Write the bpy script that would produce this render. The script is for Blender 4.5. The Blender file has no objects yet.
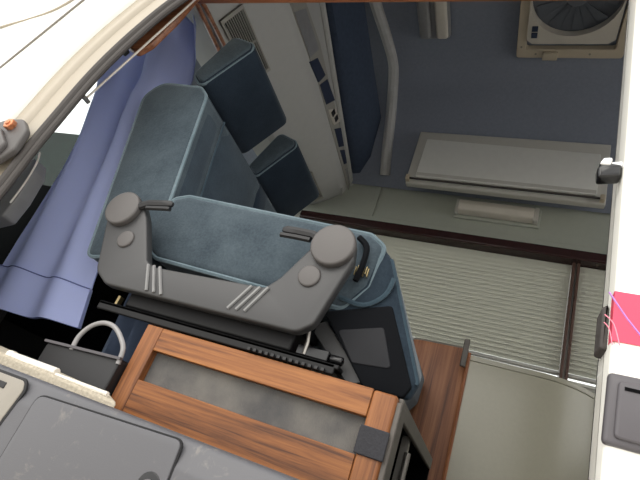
import bpy, bmesh, math, random
from mathutils import Vector, Matrix
random.seed(7)
PI = math.pi
scn = bpy.context.scene
C = scn.collection

# ------------------------------------------------------------------ camera
cam_d = bpy.data.cameras.new('camera')
cam_d.sensor_width = 36.0
cam_d.lens = 486 / 640 * 36
cam_d.clip_start = 0.02
cam = bpy.data.objects.new('camera', cam_d)
C.objects.link(cam)
RT = Vector((0.9094046, 0.2595168, 0.3250143))
DN = Vector((0.1548768, 0.5139450, -0.8437261))
FW = Vector((-0.3860006, 0.8176256, 0.4271909))
m = Matrix((RT, -DN, -FW)).transposed().to_4x4()
m.translation = Vector((0, 0, 0.15))
cam.matrix_world = m
scn.camera = cam

# ------------------------------------------------------------------ sky and exposure
w = bpy.data.worlds.new('overcast_sky')
scn.world = w
w.use_nodes = True
bgn = w.node_tree.nodes['Background']
bgn.inputs['Color'].default_value = (1.0, 0.985, 0.96, 1)
bgn.inputs['Strength'].default_value = 1.0
scn.view_settings.view_transform = 'Standard'
scn.view_settings.look = 'None'
scn.view_settings.gamma = 1.0
scn.view_settings.use_curve_mapping = False
scn.view_settings.exposure = 1.15
sun_d = bpy.data.lights.new('hazy_sun', 'SUN')
sun_d.energy = 0.5
sun_d.angle = math.radians(40)
sun_d.color = (1.0, 0.95, 0.86)
sun = bpy.data.objects.new('hazy_sun', sun_d)
sun.rotation_euler = Vector((0.25, 0.75, -0.6)).to_track_quat('-Z', 'Y').to_euler()
C.objects.link(sun)

# ------------------------------------------------------------------ materials
def lin(c):
    c /= 255.0
    return c / 12.92 if c <= 0.04045 else ((c + 0.055) / 1.055) ** 2.4
def rgb(r, g, b): return (lin(r), lin(g), lin(b), 1.0)

class NT:
    def __init__(s, name):
        s.m = bpy.data.materials.new(name); s.m.use_nodes = True
        s.t = s.m.node_tree; s.p = s.t.nodes['Principled BSDF']; s.out = s.t.nodes['Material Output']
    def n(s, ty, **kw):
        nd = s.t.nodes.new(ty)
        for k, v in kw.items():
            if k in nd.inputs: nd.inputs[k].default_value = v
            else: setattr(nd, k, v)
        return nd
    def l(s, a, b): s.t.links.new(a, b)
    def coord(s, scale=(1, 1, 1), rot=(0, 0, 0)):
        g = s.n('ShaderNodeNewGeometry'); mp = s.n('ShaderNodeMapping')
        mp.inputs['Scale'].default_value = scale; mp.inputs['Rotation'].default_value = rot
        s.l(g.outputs['Position'], mp.inputs['Vector']); return mp.outputs['Vector']

def plain(name, c, rough=0.5, metal=0.0, var=0.06, nscale=40, bump=0.0, sheen=0.0, spec=0.5, coat=0.0):
    t = NT(name); p = t.p
    v = t.coord()
    nz = t.n('ShaderNodeTexNoise', Scale=nscale, Detail=4.0); t.l(v, nz.inputs['Vector'])
    r = t.n('ShaderNodeValToRGB')
    a = tuple(max(0, x * (1 - var)) for x in c[:3]) + (1,); b = tuple(min(1, x * (1 + var)) for x in c[:3]) + (1,)
    r.color_ramp.elements[0].color = a; r.color_ramp.elements[1].color = b
    r.color_ramp.elements[0].position = 0.3; r.color_ramp.elements[1].position = 0.7
    t.l(nz.outputs['Fac'], r.inputs['Fac']); t.l(r.outputs['Color'], p.inputs['Base Color'])
    p.inputs['Roughness'].default_value = rough; p.inputs['Metallic'].default_value = metal
    p.inputs['Specular IOR Level'].default_value = spec
    if sheen:
        p.inputs['Sheen Weight'].default_value = sheen; p.inputs['Sheen Roughness'].default_value = 0.45
        p.inputs['Sheen Tint'].default_value = (0.75, 0.88, 1.0, 1)
    if coat: p.inputs['Coat Weight'].default_value = coat
    if bump:
        bp = t.n('ShaderNodeBump', Strength=bump, Distance=0.002)
        t.l(nz.outputs['Fac'], bp.inputs['Height']); t.l(bp.outputs['Normal'], p.inputs['Normal'])
    return t.m

def velour(name, c, c2, sheen=0.5):
    t = NT(name); p = t.p
    v = t.coord()
    n1 = t.n('ShaderNodeTexNoise', Scale=14.0, Detail=5.0, Roughness=0.65); t.l(v, n1.inputs['Vector'])
    n2 = t.n('ShaderNodeTexNoise', Scale=260.0, Detail=3.0); t.l(v, n2.inputs['Vector'])
    r = t.n('ShaderNodeValToRGB')
    r.color_ramp.elements[0].color = c; r.color_ramp.elements[1].color = c2
    r.color_ramp.elements[0].position = 0.32; r.color_ramp.elements[1].position = 0.72
    mx = t.n('ShaderNodeMath', operation='MULTIPLY_ADD'); mx.inputs[1].default_value = 0.35; 
    sb = t.n('ShaderNodeMath', operation='MULTIPLY'); sb.inputs[1].default_value = 0.65
    t.l(n1.outputs['Fac'], sb.inputs[0]); t.l(n2.outputs['Fac'], mx.inputs[0]); t.l(sb.outputs[0], mx.inputs[2])
    t.l(mx.outputs[0], r.inputs['Fac']); t.l(r.outputs['Color'], p.inputs['Base Color'])
    p.inputs['Roughness'].default_value = 0.9; p.inputs['Specular IOR Level'].default_value = 0.15
    p.inputs['Sheen Weight'].default_value = sheen; p.inputs['Sheen Roughness'].default_value = 0.4
    p.inputs['Sheen Tint'].default_value = (0.82, 0.92, 1.0, 1)
    bp = t.n('ShaderNodeBump', Strength=0.25, Distance=0.002)
    t.l(n2.outputs['Fac'], bp.inputs['Height']); t.l(bp.outputs['Normal'], p.inputs['Normal'])
    return t.m

def wood(name, dark, mid, light, axis='X', rough=0.35, fine=1.0):
    t = NT(name); p = t.p
    sc = {'X': (4, 110, 110), 'Z': (110, 110, 4), 'Y': (110, 4, 110)}[axis]
    v = t.coord(scale=sc)
    n0 = t.n('ShaderNodeTexNoise', Scale=0.5, Detail=3.0); t.l(v, n0.inputs['Vector'])
    nz = t.n('ShaderNodeTexNoise', Scale=2.0 * fine, Detail=8.0, Roughness=0.7, Distortion=0.6); t.l(v, nz.inputs['Vector'])
    ad = t.n('ShaderNodeMath', operation='ADD'); t.l(n0.outputs['Fac'], ad.inputs[0]); t.l(nz.outputs['Fac'], ad.inputs[1])
    hf = t.n('ShaderNodeMath', operation='MULTIPLY'); hf.inputs[1].default_value = 0.5; t.l(ad.outputs[0], hf.inputs[0])
    r = t.n('ShaderNodeValToRGB')
    r.color_ramp.elements[0].color = dark; r.color_ramp.elements[0].position = 0.36
    r.color_ramp.elements[1].color = light; r.color_ramp.elements[1].position = 0.64
    e = r.color_ramp.elements.new(0.48); e.color = mid
    t.l(hf.outputs[0], r.inputs['Fac']); t.l(r.outputs['Color'], p.inputs['Base Color'])
    p.inputs['Roughness'].default_value = rough
    bp = t.n('ShaderNodeBump', Strength=0.12, Distance=0.001)
    t.l(nz.outputs['Fac'], bp.inputs['Height']); t.l(bp.outputs['Normal'], p.inputs['Normal'])
    return t.m

def translucent(name, c, c2=None, amount=0.5, rough=0.9):
    t = NT(name)
    p = t.p; p.inputs['Base Color'].default_value = c; p.inputs['Roughness'].default_value = rough
    tr = t.n('ShaderNodeBsdfTranslucent'); tr.inputs['Color'].default_value = c2 or c
    mx = t.n('ShaderNodeMixShader'); mx.inputs['Fac'].default_value = amount
    t.l(p.outputs['BSDF'], mx.inputs[1]); t.l(tr.outputs['BSDF'], mx.inputs[2]); t.l(mx.outputs[0], t.out.inputs['Surface'])
    return t.m

def glass(name, c):
    t = NT(name)
    tr = t.n('ShaderNodeBsdfTransparent'); tr.inputs['Color'].default_value = c
    gl = t.n('ShaderNodeBsdfGlossy'); gl.inputs['Roughness'].default_value = 0.03
    mx = t.n('ShaderNodeMixShader'); mx.inputs['Fac'].default_value = 0.05
    t.l(tr.outputs['BSDF'], mx.inputs[1]); t.l(gl.outputs['BSDF'], mx.inputs[2]); t.l(mx.outputs[0], t.out.inputs['Surface'])
    return t.m

def weave(name, c, c2):
    t = NT(name); p = t.p
    v = t.coord(scale=(1, 1, 1))
    wv = t.n('ShaderNodeTexWave', Scale=260.0, Distortion=8.0, Detail=3.0); wv.bands_direction = 'X'; t.l(v, wv.inputs['Vector'])
    nz = t.n('ShaderNodeTexNoise', Scale=18.0, Detail=4.0); t.l(v, nz.inputs['Vector'])
    mm = t.n('ShaderNodeMath', operation='MULTIPLY_ADD'); mm.inputs[1].default_value = 0.3
    hh = t.n('ShaderNodeMath', operation='MULTIPLY'); hh.inputs[1].default_value = 0.7
    t.l(nz.outputs['Fac'], hh.inputs[0]); t.l(wv.outputs['Fac'], mm.inputs[0]); t.l(hh.outputs[0], mm.inputs[2])
    r = t.n('ShaderNodeValToRGB'); r.color_ramp.elements[0].color = c; r.color_ramp.elements[1].color = c2
    r.color_ramp.elements[0].position = 0.3; r.color_ramp.elements[1].position = 0.75
    t.l(mm.outputs[0], r.inputs['Fac']); t.l(r.outputs['Color'], p.inputs['Base Color'])
    p.inputs['Roughness'].default_value = 0.85
    bp = t.n('ShaderNodeBump', Strength=0.15, Distance=0.001); t.l(wv.outputs['Fac'], bp.inputs['Height']); t.l(bp.outputs['Normal'], p.inputs['Normal'])
    return t.m

def scuffed(name, c, c2):
    """grey moulded plastic with pale scuffs"""
    t = NT(name); p = t.p
    v = t.coord()
    nz = t.n('ShaderNodeTexNoise', Scale=26.0, Detail=9.0, Roughness=0.75, Distortion=0.8); t.l(v, nz.inputs['Vector'])
    r = t.n('ShaderNodeValToRGB'); r.color_ramp.elements[0].color = c; r.color_ramp.elements[1].color = c2
    r.color_ramp.elements[0].position = 0.56; r.color_ramp.elements[1].position = 0.85
    t.l(nz.outputs['Fac'], r.inputs['Fac']); t.l(r.outputs['Color'], p.inputs['Base Color'])
    p.inputs['Roughness'].default_value = 0.5
    n2 = t.n('ShaderNodeTexNoise', Scale=600.0); t.l(v, n2.inputs['Vector'])
    bp = t.n('ShaderNodeBump', Strength=0.08, Distance=0.001); t.l(n2.outputs['Fac'], bp.inputs['Height']); t.l(bp.outputs['Normal'], p.inputs['Normal'])
    return t.m

M = dict(
    white_paint=plain('white_paint', rgb(236, 235, 228), 0.25, var=0.01, coat=0.3),
    shaded_body_paint=plain('shaded_body_paint', rgb(168, 159, 144), 0.4, var=0.015),  # body paint darkened; the jamb's weaker light is in the colour
    rubber=plain('black_rubber', rgb(62, 58, 56), 0.7),
    rubber_dark=plain('dark_rubber', rgb(26, 26, 28), 0.7),
    crease=plain('panel_gap', rgb(120, 115, 108), 0.6),
    headliner=plain('slate_headliner', rgb(132, 138, 152), 0.95, var=0.05, nscale=90, spec=0.1),
    rib=plain('grey_rib', rgb(186, 186, 186), 0.6),
    navy_fabric=plain('navy_fabric', rgb(64, 74, 92), 0.9, var=0.1, nscale=60, sheen=0.2, spec=0.1),
    console=plain('console_plastic', rgb(182, 182, 180), 0.5, var=0.02),
    vent_frame=plain('vent_plastic', rgb(160, 157, 150), 0.5, var=0.02),
    recess=plain('navy_recess', rgb(40, 50, 74), 0.6),
    black=plain('black_plastic', rgb(20, 20, 23), 0.5),
    black_gloss=plain('black_gloss', rgb(18, 18, 20), 0.2),
    steel_black=plain('black_steel', rgb(13, 13, 15), 0.5, spec=0.3),
    chrome=plain('chrome', rgb(205, 205, 205), 0.15, metal=1.0, var=0.02),
    steel=plain('bare_steel', rgb(150, 146, 140), 0.35, metal=0.8),
    copper=plain('copper_bolt', rgb(196, 128, 92), 0.35, metal=0.7, var=0.2, nscale=200),
    brass=plain('brass', rgb(150, 135, 100), 0.4, metal=0.9),
    hinge=plain('charcoal_hinge_plastic', rgb(58, 58, 59), 0.45, var=0.03, nscale=500, bump=0.05),
    hinge_cap=plain('charcoal_cap_plastic', rgb(80, 77, 76), 0.5, var=0.03, nscale=500, bump=0.05),
    rib_highlight=plain('rib_highlight_plastic', rgb(120, 120, 120), 0.4),  # paler than the cover: highlights on the ribs put into the colour
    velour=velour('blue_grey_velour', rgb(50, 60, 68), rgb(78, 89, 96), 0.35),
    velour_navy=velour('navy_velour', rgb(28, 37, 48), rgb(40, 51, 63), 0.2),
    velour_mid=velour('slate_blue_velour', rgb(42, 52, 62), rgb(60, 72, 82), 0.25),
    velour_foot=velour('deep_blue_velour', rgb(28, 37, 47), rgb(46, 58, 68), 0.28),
    piping=velour('pale_piping', rgb(84, 100, 108), rgb(112, 127, 134), 0.4),
    piping_dark=velour('dark_piping', rgb(44, 58, 68), rgb(60, 76, 86), 0.3),
    mesh_black=plain('black_cover_fabric', rgb(12, 14, 18), 0.9, spec=0.15),
    mesh_grey=plain('charcoal_band_fabric', rgb(30, 31, 35), 0.7, spec=0.3),
    curtain=translucent('periwinkle_cloth', rgb(180, 190, 230), rgb(180, 190, 232), 0.35),
    cord=plain('white_cord', rgb(226, 218, 208), 0.5),
    wood_trim=wood('walnut_trim_grain', rgb(104, 62, 40), rgb(142, 90, 60), rgb(166, 112, 78), 'X'),
    wood_x=wood('teak_grain_across', rgb(74, 40, 17), rgb(128, 77, 36), rgb(158, 102, 52), 'X', 0.55),
    wood_z=wood('teak_grain_up', rgb(72, 39, 17), rgb(122, 73, 36), rgb(150, 96, 52), 'Z', 0.55),
    wood_panel=wood('teak_panel_grain', rgb(104, 62, 40), rgb(156, 100, 66), rgb(184, 126, 86), 'Z', 0.5, 0.6),
    dark_trim=plain('dark_brown_trim', rgb(58, 36, 36), 0.25, var=0.1),
    guide_brown=plain('brown_guide', rgb(100, 76, 66), 0.4),
    stitch=plain('hem_stitch_blue', rgb(84, 92, 142), 0.8),
    weave=weave('grey_carpet_weave', rgb(58, 59, 62), rgb(118, 114, 108)),
    felt=plain('black_felt', rgb(52, 52, 56), 0.95, var=0.15, nscale=400, bump=0.3),
    grey_metal=plain('grey_box_section', rgb(92, 87, 81), 0.5, var=0.08),
    dark_inside=plain('cavity_shade', rgb(8, 8, 10), 0.95, spec=0.1),  # near-black: shade of recesses, slots and box interior put into the colour
    step=scuffed('grey_step_plastic', rgb(84, 84, 88), rgb(134, 128, 120)),
    step_gap=plain('lid_gap', rgb(30, 30, 32), 0.9),
    beige=plain('beige_plastic', rgb(136, 131, 122), 0.5),
    pile=plain('cream_pile', rgb(172, 163, 146), 0.95, var=0.18, nscale=220, bump=0.8),
    clear=plain('milky_plastic', rgb(226, 220, 208), 0.25),
    handle_grey=plain('grey_handle_plastic', rgb(142, 140, 140), 0.45),
    dark_carpet=plain('charcoal_carpet', rgb(76, 74, 74), 0.95, var=0.3, nscale=300, bump=0.6),
    pillar=plain('grey_pillar_plastic', rgb(122, 122, 122), 0.5),
    unit=plain('pale_grey_unit', rgb(226, 226, 222), 0.35, var=0.02),
    unit_frame=plain('mid_grey_frame', rgb(196, 194, 188), 0.4, var=0.02),
    seagreen=plain('grey_green_laminate', rgb(172, 176, 166), 0.35, var=0.02),
    counter=plain('sage_laminate', rgb(172, 169, 152), 0.3, var=0.02, nscale=120),
    lamp=plain('lamp_diffuser', rgb(214, 208, 198), 0.3, var=0.02),
    lamp_grey=plain('lamp_body_grey', rgb(140, 140, 142), 0.35),
    fan_frame=plain('ivory_fan_plastic', rgb(190, 178, 158), 0.45, var=0.02),
    fan_housing=plain('pale_fan_plastic', rgb(198, 192, 182), 0.45, var=0.02),
    fan_dark=plain('smoked_fan_plastic', rgb(96, 101, 110), 0.5),
    blind=translucent('pleated_blind_cloth', rgb(196, 196, 190), rgb(200, 196, 184), 0.26),
    red=plain('crimson_stripe', rgb(214, 62, 92), 0.3, var=0.03),
    violet=plain('violet_line', rgb(170, 120, 190), 0.3),
    pink_line=plain('pink_line', rgb(238, 140, 160), 0.3),
    handle_black=plain('door_handle_charcoal', rgb(76, 73, 77), 0.45),
    floor=plain('van_floor', rgb(70, 66, 62), 0.6),
    ground=plain('pale_bounce_ground', rgb(205, 201, 193), 0.9, var=0.1, nscale=30),  # colour raised so the unseen ground throws light up into the van
    wall=plain('wall_laminate', rgb(190, 190, 184), 0.5),
    dash=plain('dashboard_plastic', rgb(36, 38, 40), 0.6),
    glass=glass('clear_glass', (0.93, 0.96, 0.95, 1)),
    glass_green=glass('tinted_glass', (0.05, 0.09, 0.075, 1)),
)

# ------------------------------------------------------------------ builders
def bx(bm, x0, x1, y0, y1, z0, z1, rot=None):
    vs = [bm.verts.new((x, y, z)) for x in (x0, x1) for y in (y0, y1) for z in (z0, z1)]
    for f in ((0, 1, 3, 2), (4, 6, 7, 5), (0, 4, 5, 1), (2, 3, 7, 6), (0, 2, 6, 4), (1, 5, 7, 3)):
        bm.faces.new([vs[i] for i in f])
    return vs

def hexa(bm, a, b):
    """a, b: two quads of points -> closed solid"""
    va = [bm.verts.new(p) for p in a]; vb = [bm.verts.new(p) for p in b]
    n = len(va)
    bm.faces.new(va[::-1]); bm.faces.new(vb)
    for i in range(n):
        j = (i + 1) % n
        bm.faces.new([va[i], va[j], vb[j], vb[i]])

def quad_slab(bm, pts, nrm, t):
    nv = Vector(nrm).normalized() * t
    hexa(bm, [Vector(p) for p in pts], [Vector(p) + nv for p in pts])

def tube(bm, pts, r, seg=8, closed=False, flat=1.0):
    pts = [Vector(p) for p in pts]; n = len(pts)
    rings = []
    up = None
    for i, p in enumerate(pts):
        if closed: t = pts[(i + 1) % n] - pts[i - 1]
        else: t = pts[min(i + 1, n - 1)] - pts[max(i - 1, 0)]
        t.normalize()
        if up is None:
            up = Vector((0, 0, 1)) if abs(t.z) < 0.9 else Vector((0, 1, 0))
        up = (up - t * up.dot(t)).normalized()
        sd = t.cross(up)
        rr = r[i] if isinstance(r, (list, tuple)) else r
        rings.append([bm.verts.new(p + (up * math.cos(a) + sd * math.sin(a) * flat) * rr) for a in [2 * PI * k / seg for k in range(seg)]])
    m_ = n if closed else n - 1
    for i in range(m_):
        A, B = rings[i], rings[(i + 1) % n]
        for k in range(seg):
            bm.faces.new([A[k], A[(k + 1) % seg], B[(k + 1) % seg], B[k]])
    if not closed:
        bm.faces.new(rings[0][::-1]); bm.faces.new(rings[-1])

def smooth_path(pts, n=6, closed=False):
    """Catmull-Rom"""
    P = [Vector(p) for p in pts]; out = []; N = len(P)
    rng = range(N) if closed else range(N - 1)
    for i in rng:
        if closed: p0, p1, p2, p3 = P[i - 1], P[i], P[(i + 1) % N], P[(i + 2) % N]
        else: p0, p1, p2, p3 = P[max(i - 1, 0)], P[i], P[i + 1], P[min(i + 2, N - 1)]
        for k in range(n):
            t = k / n
            out.append(0.5 * ((2 * p1) + (p2 - p0) * t + (2 * p0 - 5 * p1 + 4 * p2 - p3) * t * t + (3 * p1 - p0 - 3 * p2 + p3) * t ** 3))
    if not closed: out.append(P[-1])
    return out

def rpoly(poly, r, seg=5):
    """rounded polygon, r one radius or one per corner"""
    n = len(poly); out = []
    for i in range(n):
        p = Vector(poly[i]); a = Vector(poly[i - 1]); b = Vector(poly[(i + 1) % n])
        rr = r[i] if isinstance(r, (list, tuple)) else r
        da = a - p; db = b - p; la, lb = da.length, db.length
        if rr <= 1e-6: out.append(p); continue
        da.normalize(); db.normalize()
        ang = math.acos(max(-1, min(1, da.dot(db))))
        tl = min(rr / max(math.tan(ang / 2), 1e-3), la * 0.48, lb * 0.48)
        q0 = p + da * tl; q1 = p + db * tl
        for k in range(seg + 1):
            t = k / seg
            out.append(q0 * (1 - t) ** 2 + p * 2 * t * (1 - t) + q1 * t * t)
    return out

def area(poly): return 0.5 * sum(poly[i - 1][0] * poly[i][1] - poly[i][0] * poly[i - 1][1] for i in range(len(poly)))

def inset(poly, d):
    n = len(poly); s = 1 if area(poly) > 0 else -1; out = []
    for i in range(n):
        t = (Vector(poly[(i + 1) % n]) - Vector(poly[i - 1]))
        if t.length < 1e-9: t = Vector((1, 0))
        t.normalize()
        out.append(Vector(poly[i]) + Vector((-t.y, t.x)) * s * d)
    return out

def pt(u, v, a, axis):
    return {'Y': (u, a, v), 'X': (a, u, v), 'Z': (u, v, a)}[axis]

def prism(bm, poly, a0, a1, axis='Y', edge=0.0, eseg=3, dome=0.0):
    """extrude a 2D outline between a0 and a1 with rounded rims (edge) and slightly domed ends"""
    sg = 1 if a1 > a0 else -1
    rings = []
    if edge > 0:
        for k in range(eseg + 1):
            th = PI / 2 * k / eseg
            rings.append((edge * (1 - math.sin(th)), a0 + sg * edge * (1 - math.cos(th))))
        for k in range(eseg, -1, -1):
            th = PI / 2 * k / eseg
            rings.append((edge * (1 - math.sin(th)), a1 - sg * edge * (1 - math.cos(th))))
    else: rings = [(0, a0), (0, a1)]
    V = []
    for d, a in rings:
        pp = inset(poly, d) if d > 1e-7 else poly
        V.append([bm.verts.new(pt(p[0], p[1], a, axis)) for p in pp])
    n = len(poly)
    for A, B in zip(V, V[1:]):
        for i in range(n):
            j = (i + 1) % n
            bm.faces.new([A[i], A[j], B[j], B[i]])
    for ring, (d, a), s in ((V[0], rings[0], -sg), (V[-1], rings[-1], sg)):
        if dome:
            cx = sum(v.co.x for v in ring) / n; cy = sum(v.co.y for v in ring) / n; cz = sum(v.co.z for v in ring) / n
            c0 = Vector((cx, cy, cz)); prev = ring
            off = Vector(pt(0, 0, 1, axis)) * s * dome
            for f, h in ((0.75, 0.45), (0.45, 0.8)):
                nr = [bm.verts.new(c0 + (v.co - c0) * f + off * h) for v in ring]
                for i in range(n):
                    j = (i + 1) % n
                    bm.faces.new([prev[i], prev[j], nr[j], nr[i]])
                prev = nr
            bm.faces.new(prev)
        else: bm.faces.new(ring)

def disc(bm, cx, cz, r, a0, a1, axis='Y', seg=28, edge=0.003):
    prism(bm, [Vector((cx + r * math.cos(2 * PI * k / seg), cz + r * math.sin(2 * PI * k / seg))) for k in range(seg)], a0, a1, axis, edge)

ORG = {}
def obj(name, bm, mat, parent=None, smooth=35, bevel=0.0):
    bmesh.ops.recalc_face_normals(bm, faces=bm.faces)
    me = bpy.data.meshes.new(name)
    if parent is not None:
        o0 = ORG[parent.name]
    else:
        xs = [v.co for v in bm.verts]
        o0 = Vector((sum((min(c[i] for c in xs), max(c[i] for c in xs))) / 2 for i in range(3)))
        o0.z = min(c.z for c in xs)
    bmesh.ops.translate(bm, vec=-o0, verts=bm.verts)
    bm.to_mesh(me); bm.free()
    o = bpy.data.objects.new(name, me); C.objects.link(o)
    if parent is not None: o.parent = parent
    else: o.location = o0
    ORG[o.name] = o0
    me.materials.append(M[mat] if isinstance(mat, str) else mat)
    if smooth:
        for p in me.polygons: p.use_smooth = True
        me.set_sharp_from_angle(angle=math.radians(smooth))
    if bevel:
        md = o.modifiers.new('bevel', 'BEVEL'); md.width = bevel; md.segments = 2; md.limit_method = 'ANGLE'; md.angle_limit = math.radians(40)
    return o

def B(): return bmesh.new()
def thing(name, label, cat, loc, group=None, kind=None):
    o = bpy.data.objects.new(name, None); C.objects.link(o); o.location = loc; o.empty_display_size = 0.05
    o['label'] = label; o['category'] = cat
    if group: o['group'] = group
    if kind: o['kind'] = kind
    ORG[o.name] = Vector(loc)
    return o
def tag(o, label, cat, group=None, kind=None):
    o['label'] = label; o['category'] = cat
    if group: o['group'] = group
    if kind: o['kind'] = kind
    return o
def struct(o, label=None, cat=None):
    o['kind'] = 'structure'
    if label: o['label'] = label
    if cat: o['category'] = cat
    return o
def boxo(name, mat, parent, *dims, bevel=0.0):
    b = B(); bx(b, *dims); return obj(name, b, mat, parent, bevel=bevel)

# ------------------------------------------------------------------ setting: ground, floor, roof, walls
o = boxo('ground', 'ground', None, -8, 8, -8, 8, -0.75, -0.7); struct(o, 'unseen ground outside the van, made pale to bounce light inside', 'ground')
o = boxo('floor', 'floor', None, -2.0, 1.32, 0.53, 1.95, -0.06, 0.0); struct(o, 'dark floor of the van', 'floor')

# ceiling: a vault section across the van, extruded along its length
sec = smooth_path([(0.56, 0, 1.30), (0.66, 0, 1.52), (0.85, 0, 1.84), (1.02, 0, 1.90), (1.38, 0, 1.90), (1.52, 0, 1.86), (1.62, 0, 1.70), (1.72, 0, 1.52), (1.80, 0, 1.42)], 5)
b = B()
outer = [Vector((p.x + (0.05 if p.x > 1.2 else -0.05) * min(1, abs(p.x - 1.2) / 0.3), 0, p.z + 0.05)) for p in sec]
ring = [(p.x, p.z) for p in sec] + [(p.x, p.z) for p in reversed(outer)]
A_ = [b.verts.new((-2.0, y, z)) for y, z in ring]; B_ = [b.verts.new((1.32, y, z)) for y, z in ring]
k = len(ring); h = k // 2
for i in range(k):
    j = (i + 1) % k
    b.faces.new([A_[i], A_[j], B_[j], B_[i]])
for i in range(h - 1):
    b.faces.new([A_[i], A_[i + 1], A_[k - 2 - i], A_[k - 1 - i]]); b.faces.new([B_[i], B_[i + 1], B_[k - 2 - i], B_[k - 1 - i]])
o = obj('ceiling', b, 'headliner'); struct(o, 'dark slate headliner of the high roof', 'ceiling')

# far wall with its window opening
b = B()
bx(b, -2.0, 1.32, 1.88, 1.94, 0.0, 0.742)
bx(b, -2.0, 1.32, 1.88, 1.94, 1.225, 1.46)
bx(b, -2.0, -0.98, 1.88, 1.94, 0.742, 1.225)
bx(b, 0.90, 1.32, 1.88, 1.94, 0.742, 1.225)
o = obj('wall_far', b, 'wall', smooth=0); struct(o, 'far side wall of the van', 'wall')
b = B(); bx(b, 1.26, 1.32, 0.56, 1.90, 0.0, 0.70); bx(b, 1.26, 1.32, 0.56, 1.90, 1.60, 1.92); bx(b, 1.26, 1.32, 0.56, 0.66, 0.70, 1.60); bx(b, 1.26, 1.32, 1.78, 1.90, 0.70, 1.60); o = obj('wall_right', b, 'wall', smooth=0); struct(o, 'rear wall of the van', 'wall')  # rear window opening added to brighten the interior
# front bulkhead below and around the windscreen
b = B()
bx(b, -2.06, -2.0, 0.50, 1.94, 0.0, 0.80); bx(b, -2.06, -2.0, 0.50, 1.94, 1.55, 1.94)
bx(b, -2.06, -2.0, 0.50, 0.66, 0.80, 1.55); bx(b, -2.06, -2.0, 1.74, 1.94, 0.80, 1.55)
o = obj('wall_left', b, 'dash', smooth=0); struct(o, 'dark cab end of the van below the windscreen', 'wall')
t = thing('window_2', 'bright windscreen glimpsed between door seal and blue curtain', 'window', (-2.03, 1.2, 0.80), kind='structure')
boxo('pane', 'glass', t, -2.035, -2.025, 0.66, 1.74, 0.80, 1.55)

# near side of the body: door opening rim, weatherstrip, darkened jamb and white skin
rim = smooth_path([(-0.850, 0, -0.30), (-0.848, 0, 0.20), (-0.843, 0, 0.414), (-0.842, 0, 0.493), (-0.835, 0, 0.58), (-0.828, 0, 0.66), (-0.814, 0, 0.737), (-0.788, 0, 0.822), (-0.750, 0, 0.908), (-0.69, 0, 0.985), (-0.60, 0, 1.03), (-0.45, 0, 1.045), (-0.1, 0, 1.045), (1.30, 0, 1.045)], 5)
def rim_off(d):
    out = []
    for i, p in enumerate(rim):
        tg = (rim[min(i + 1, len(rim) - 1)] - rim[max(i - 1, 0)]).normalized()
        out.append(p + Vector((-tg.z, 0, tg.x)) * d)
    return out
prof = [(0.004, 0.514), (0.004, 0.508), (0.050, 0.506), (0.066, 0.504), (0.072, 0.497), (0.082, 0.495), (0.090, 0.498), (0.105, 0.499)]
b = B(); rows = []
for d, y in prof: rows.append([b.verts.new((p.x, y, p.z)) for p in rim_off(d)])
back = [b.verts.new((p.x, 0.56, p.z)) for p in rim_off(0.104)]; rows.append(back)
for R0, R1 in zip(rows, rows[1:] + rows[:1]):
    for i in range(len(rim) - 1): b.faces.new([R0[i], R0[i + 1], R1[i + 1], R1[i]])
o = obj('door_jamb', b, 'shaded_body_paint', smooth=40); struct(o, 'jamb round the side door opening, body paint darkened for weaker light', 'door frame')
b = B(); rows = []
for d, y in [(0.106, 0.56), (0.106, 0.493), (0.112, 0.484), (0.122, 0.479), (0.30, 0.472), (0.40, 0.476), (0.40, 0.56)]:
    rows.append([b.verts.new((max(p.x, -2.06), y, min(p.z, 1.96))) for p in rim_off(d)])
for R0, R1 in zip(rows, rows[1:] + rows[:1]):
    for i in range(len(rim) - 1): b.faces.new([R0[i], R0[i + 1], R1[i + 1], R1[i]])
skin = obj('body_panel', b, 'white_paint', smooth=40); struct(skin, 'white painted body side left of the door opening', 'body panel')
b = B(); tube(b, [(-1.30, 0.4735, 0.02), (-1.062, 0.4735, 0.667), (-0.978, 0.4735, 0.901), (-0.90, 0.4735, 1.10)], 0.0022, 6); obj('panel_gap', b, 'crease', skin)
b = B(); tube(b, smooth_path([(-1.30, 0.472, 0.735), (-1.182, 0.472, 0.80), (-1.10, 0.472, 0.83), (-1.037, 0.472, 0.865), (-0.99, 0.472, 0.93)], 4), 0.0025, 6); obj('panel_gap', b, 'shaded_body_paint', skin)
b = B()
bx(b, -2.06, -1.24, 0.48, 0.56, -0.30, 0.46); bx(b, -2.06, -1.02, 0.50, 0.56, 1.06, 1.32); bx(b, -2.06, 1.32, 0.50, 0.56, 1.30, 1.96); bx(b, -2.06, -1.96, 0.48, 0.56, 0.46, 1.10)
o = obj('wall_front', b, 'white_paint', smooth=0); struct(o, 'white front door and high roof side of the van', 'wall')
t = thing('window_4', 'front door side glass added past the upper left to light the curtain', 'window', (-1.6, 0.53, 0.46), kind='structure')  # door window added so daylight reaches the curtain
boxo('pane', 'glass', t, -1.96, -1.22, 0.525, 0.53, 0.46, 1.06)
t = thing('weatherstrip', 'black rubber door seal curving up the left side of the opening', 'door seal', (-0.84, 0.5, 0.0))
b = B(); tube(b, [(p.x, 0.500, p.z) for p in rim_off(0.008)], 0.0085, 10); obj('outer_bead', b, 'rubber', t)
b = B(); tube(b, [(p.x, 0.502, p.z) for p in rim_off(-0.006)], 0.0065, 10); obj('inner_bead', b, 'rubber', t)

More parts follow.
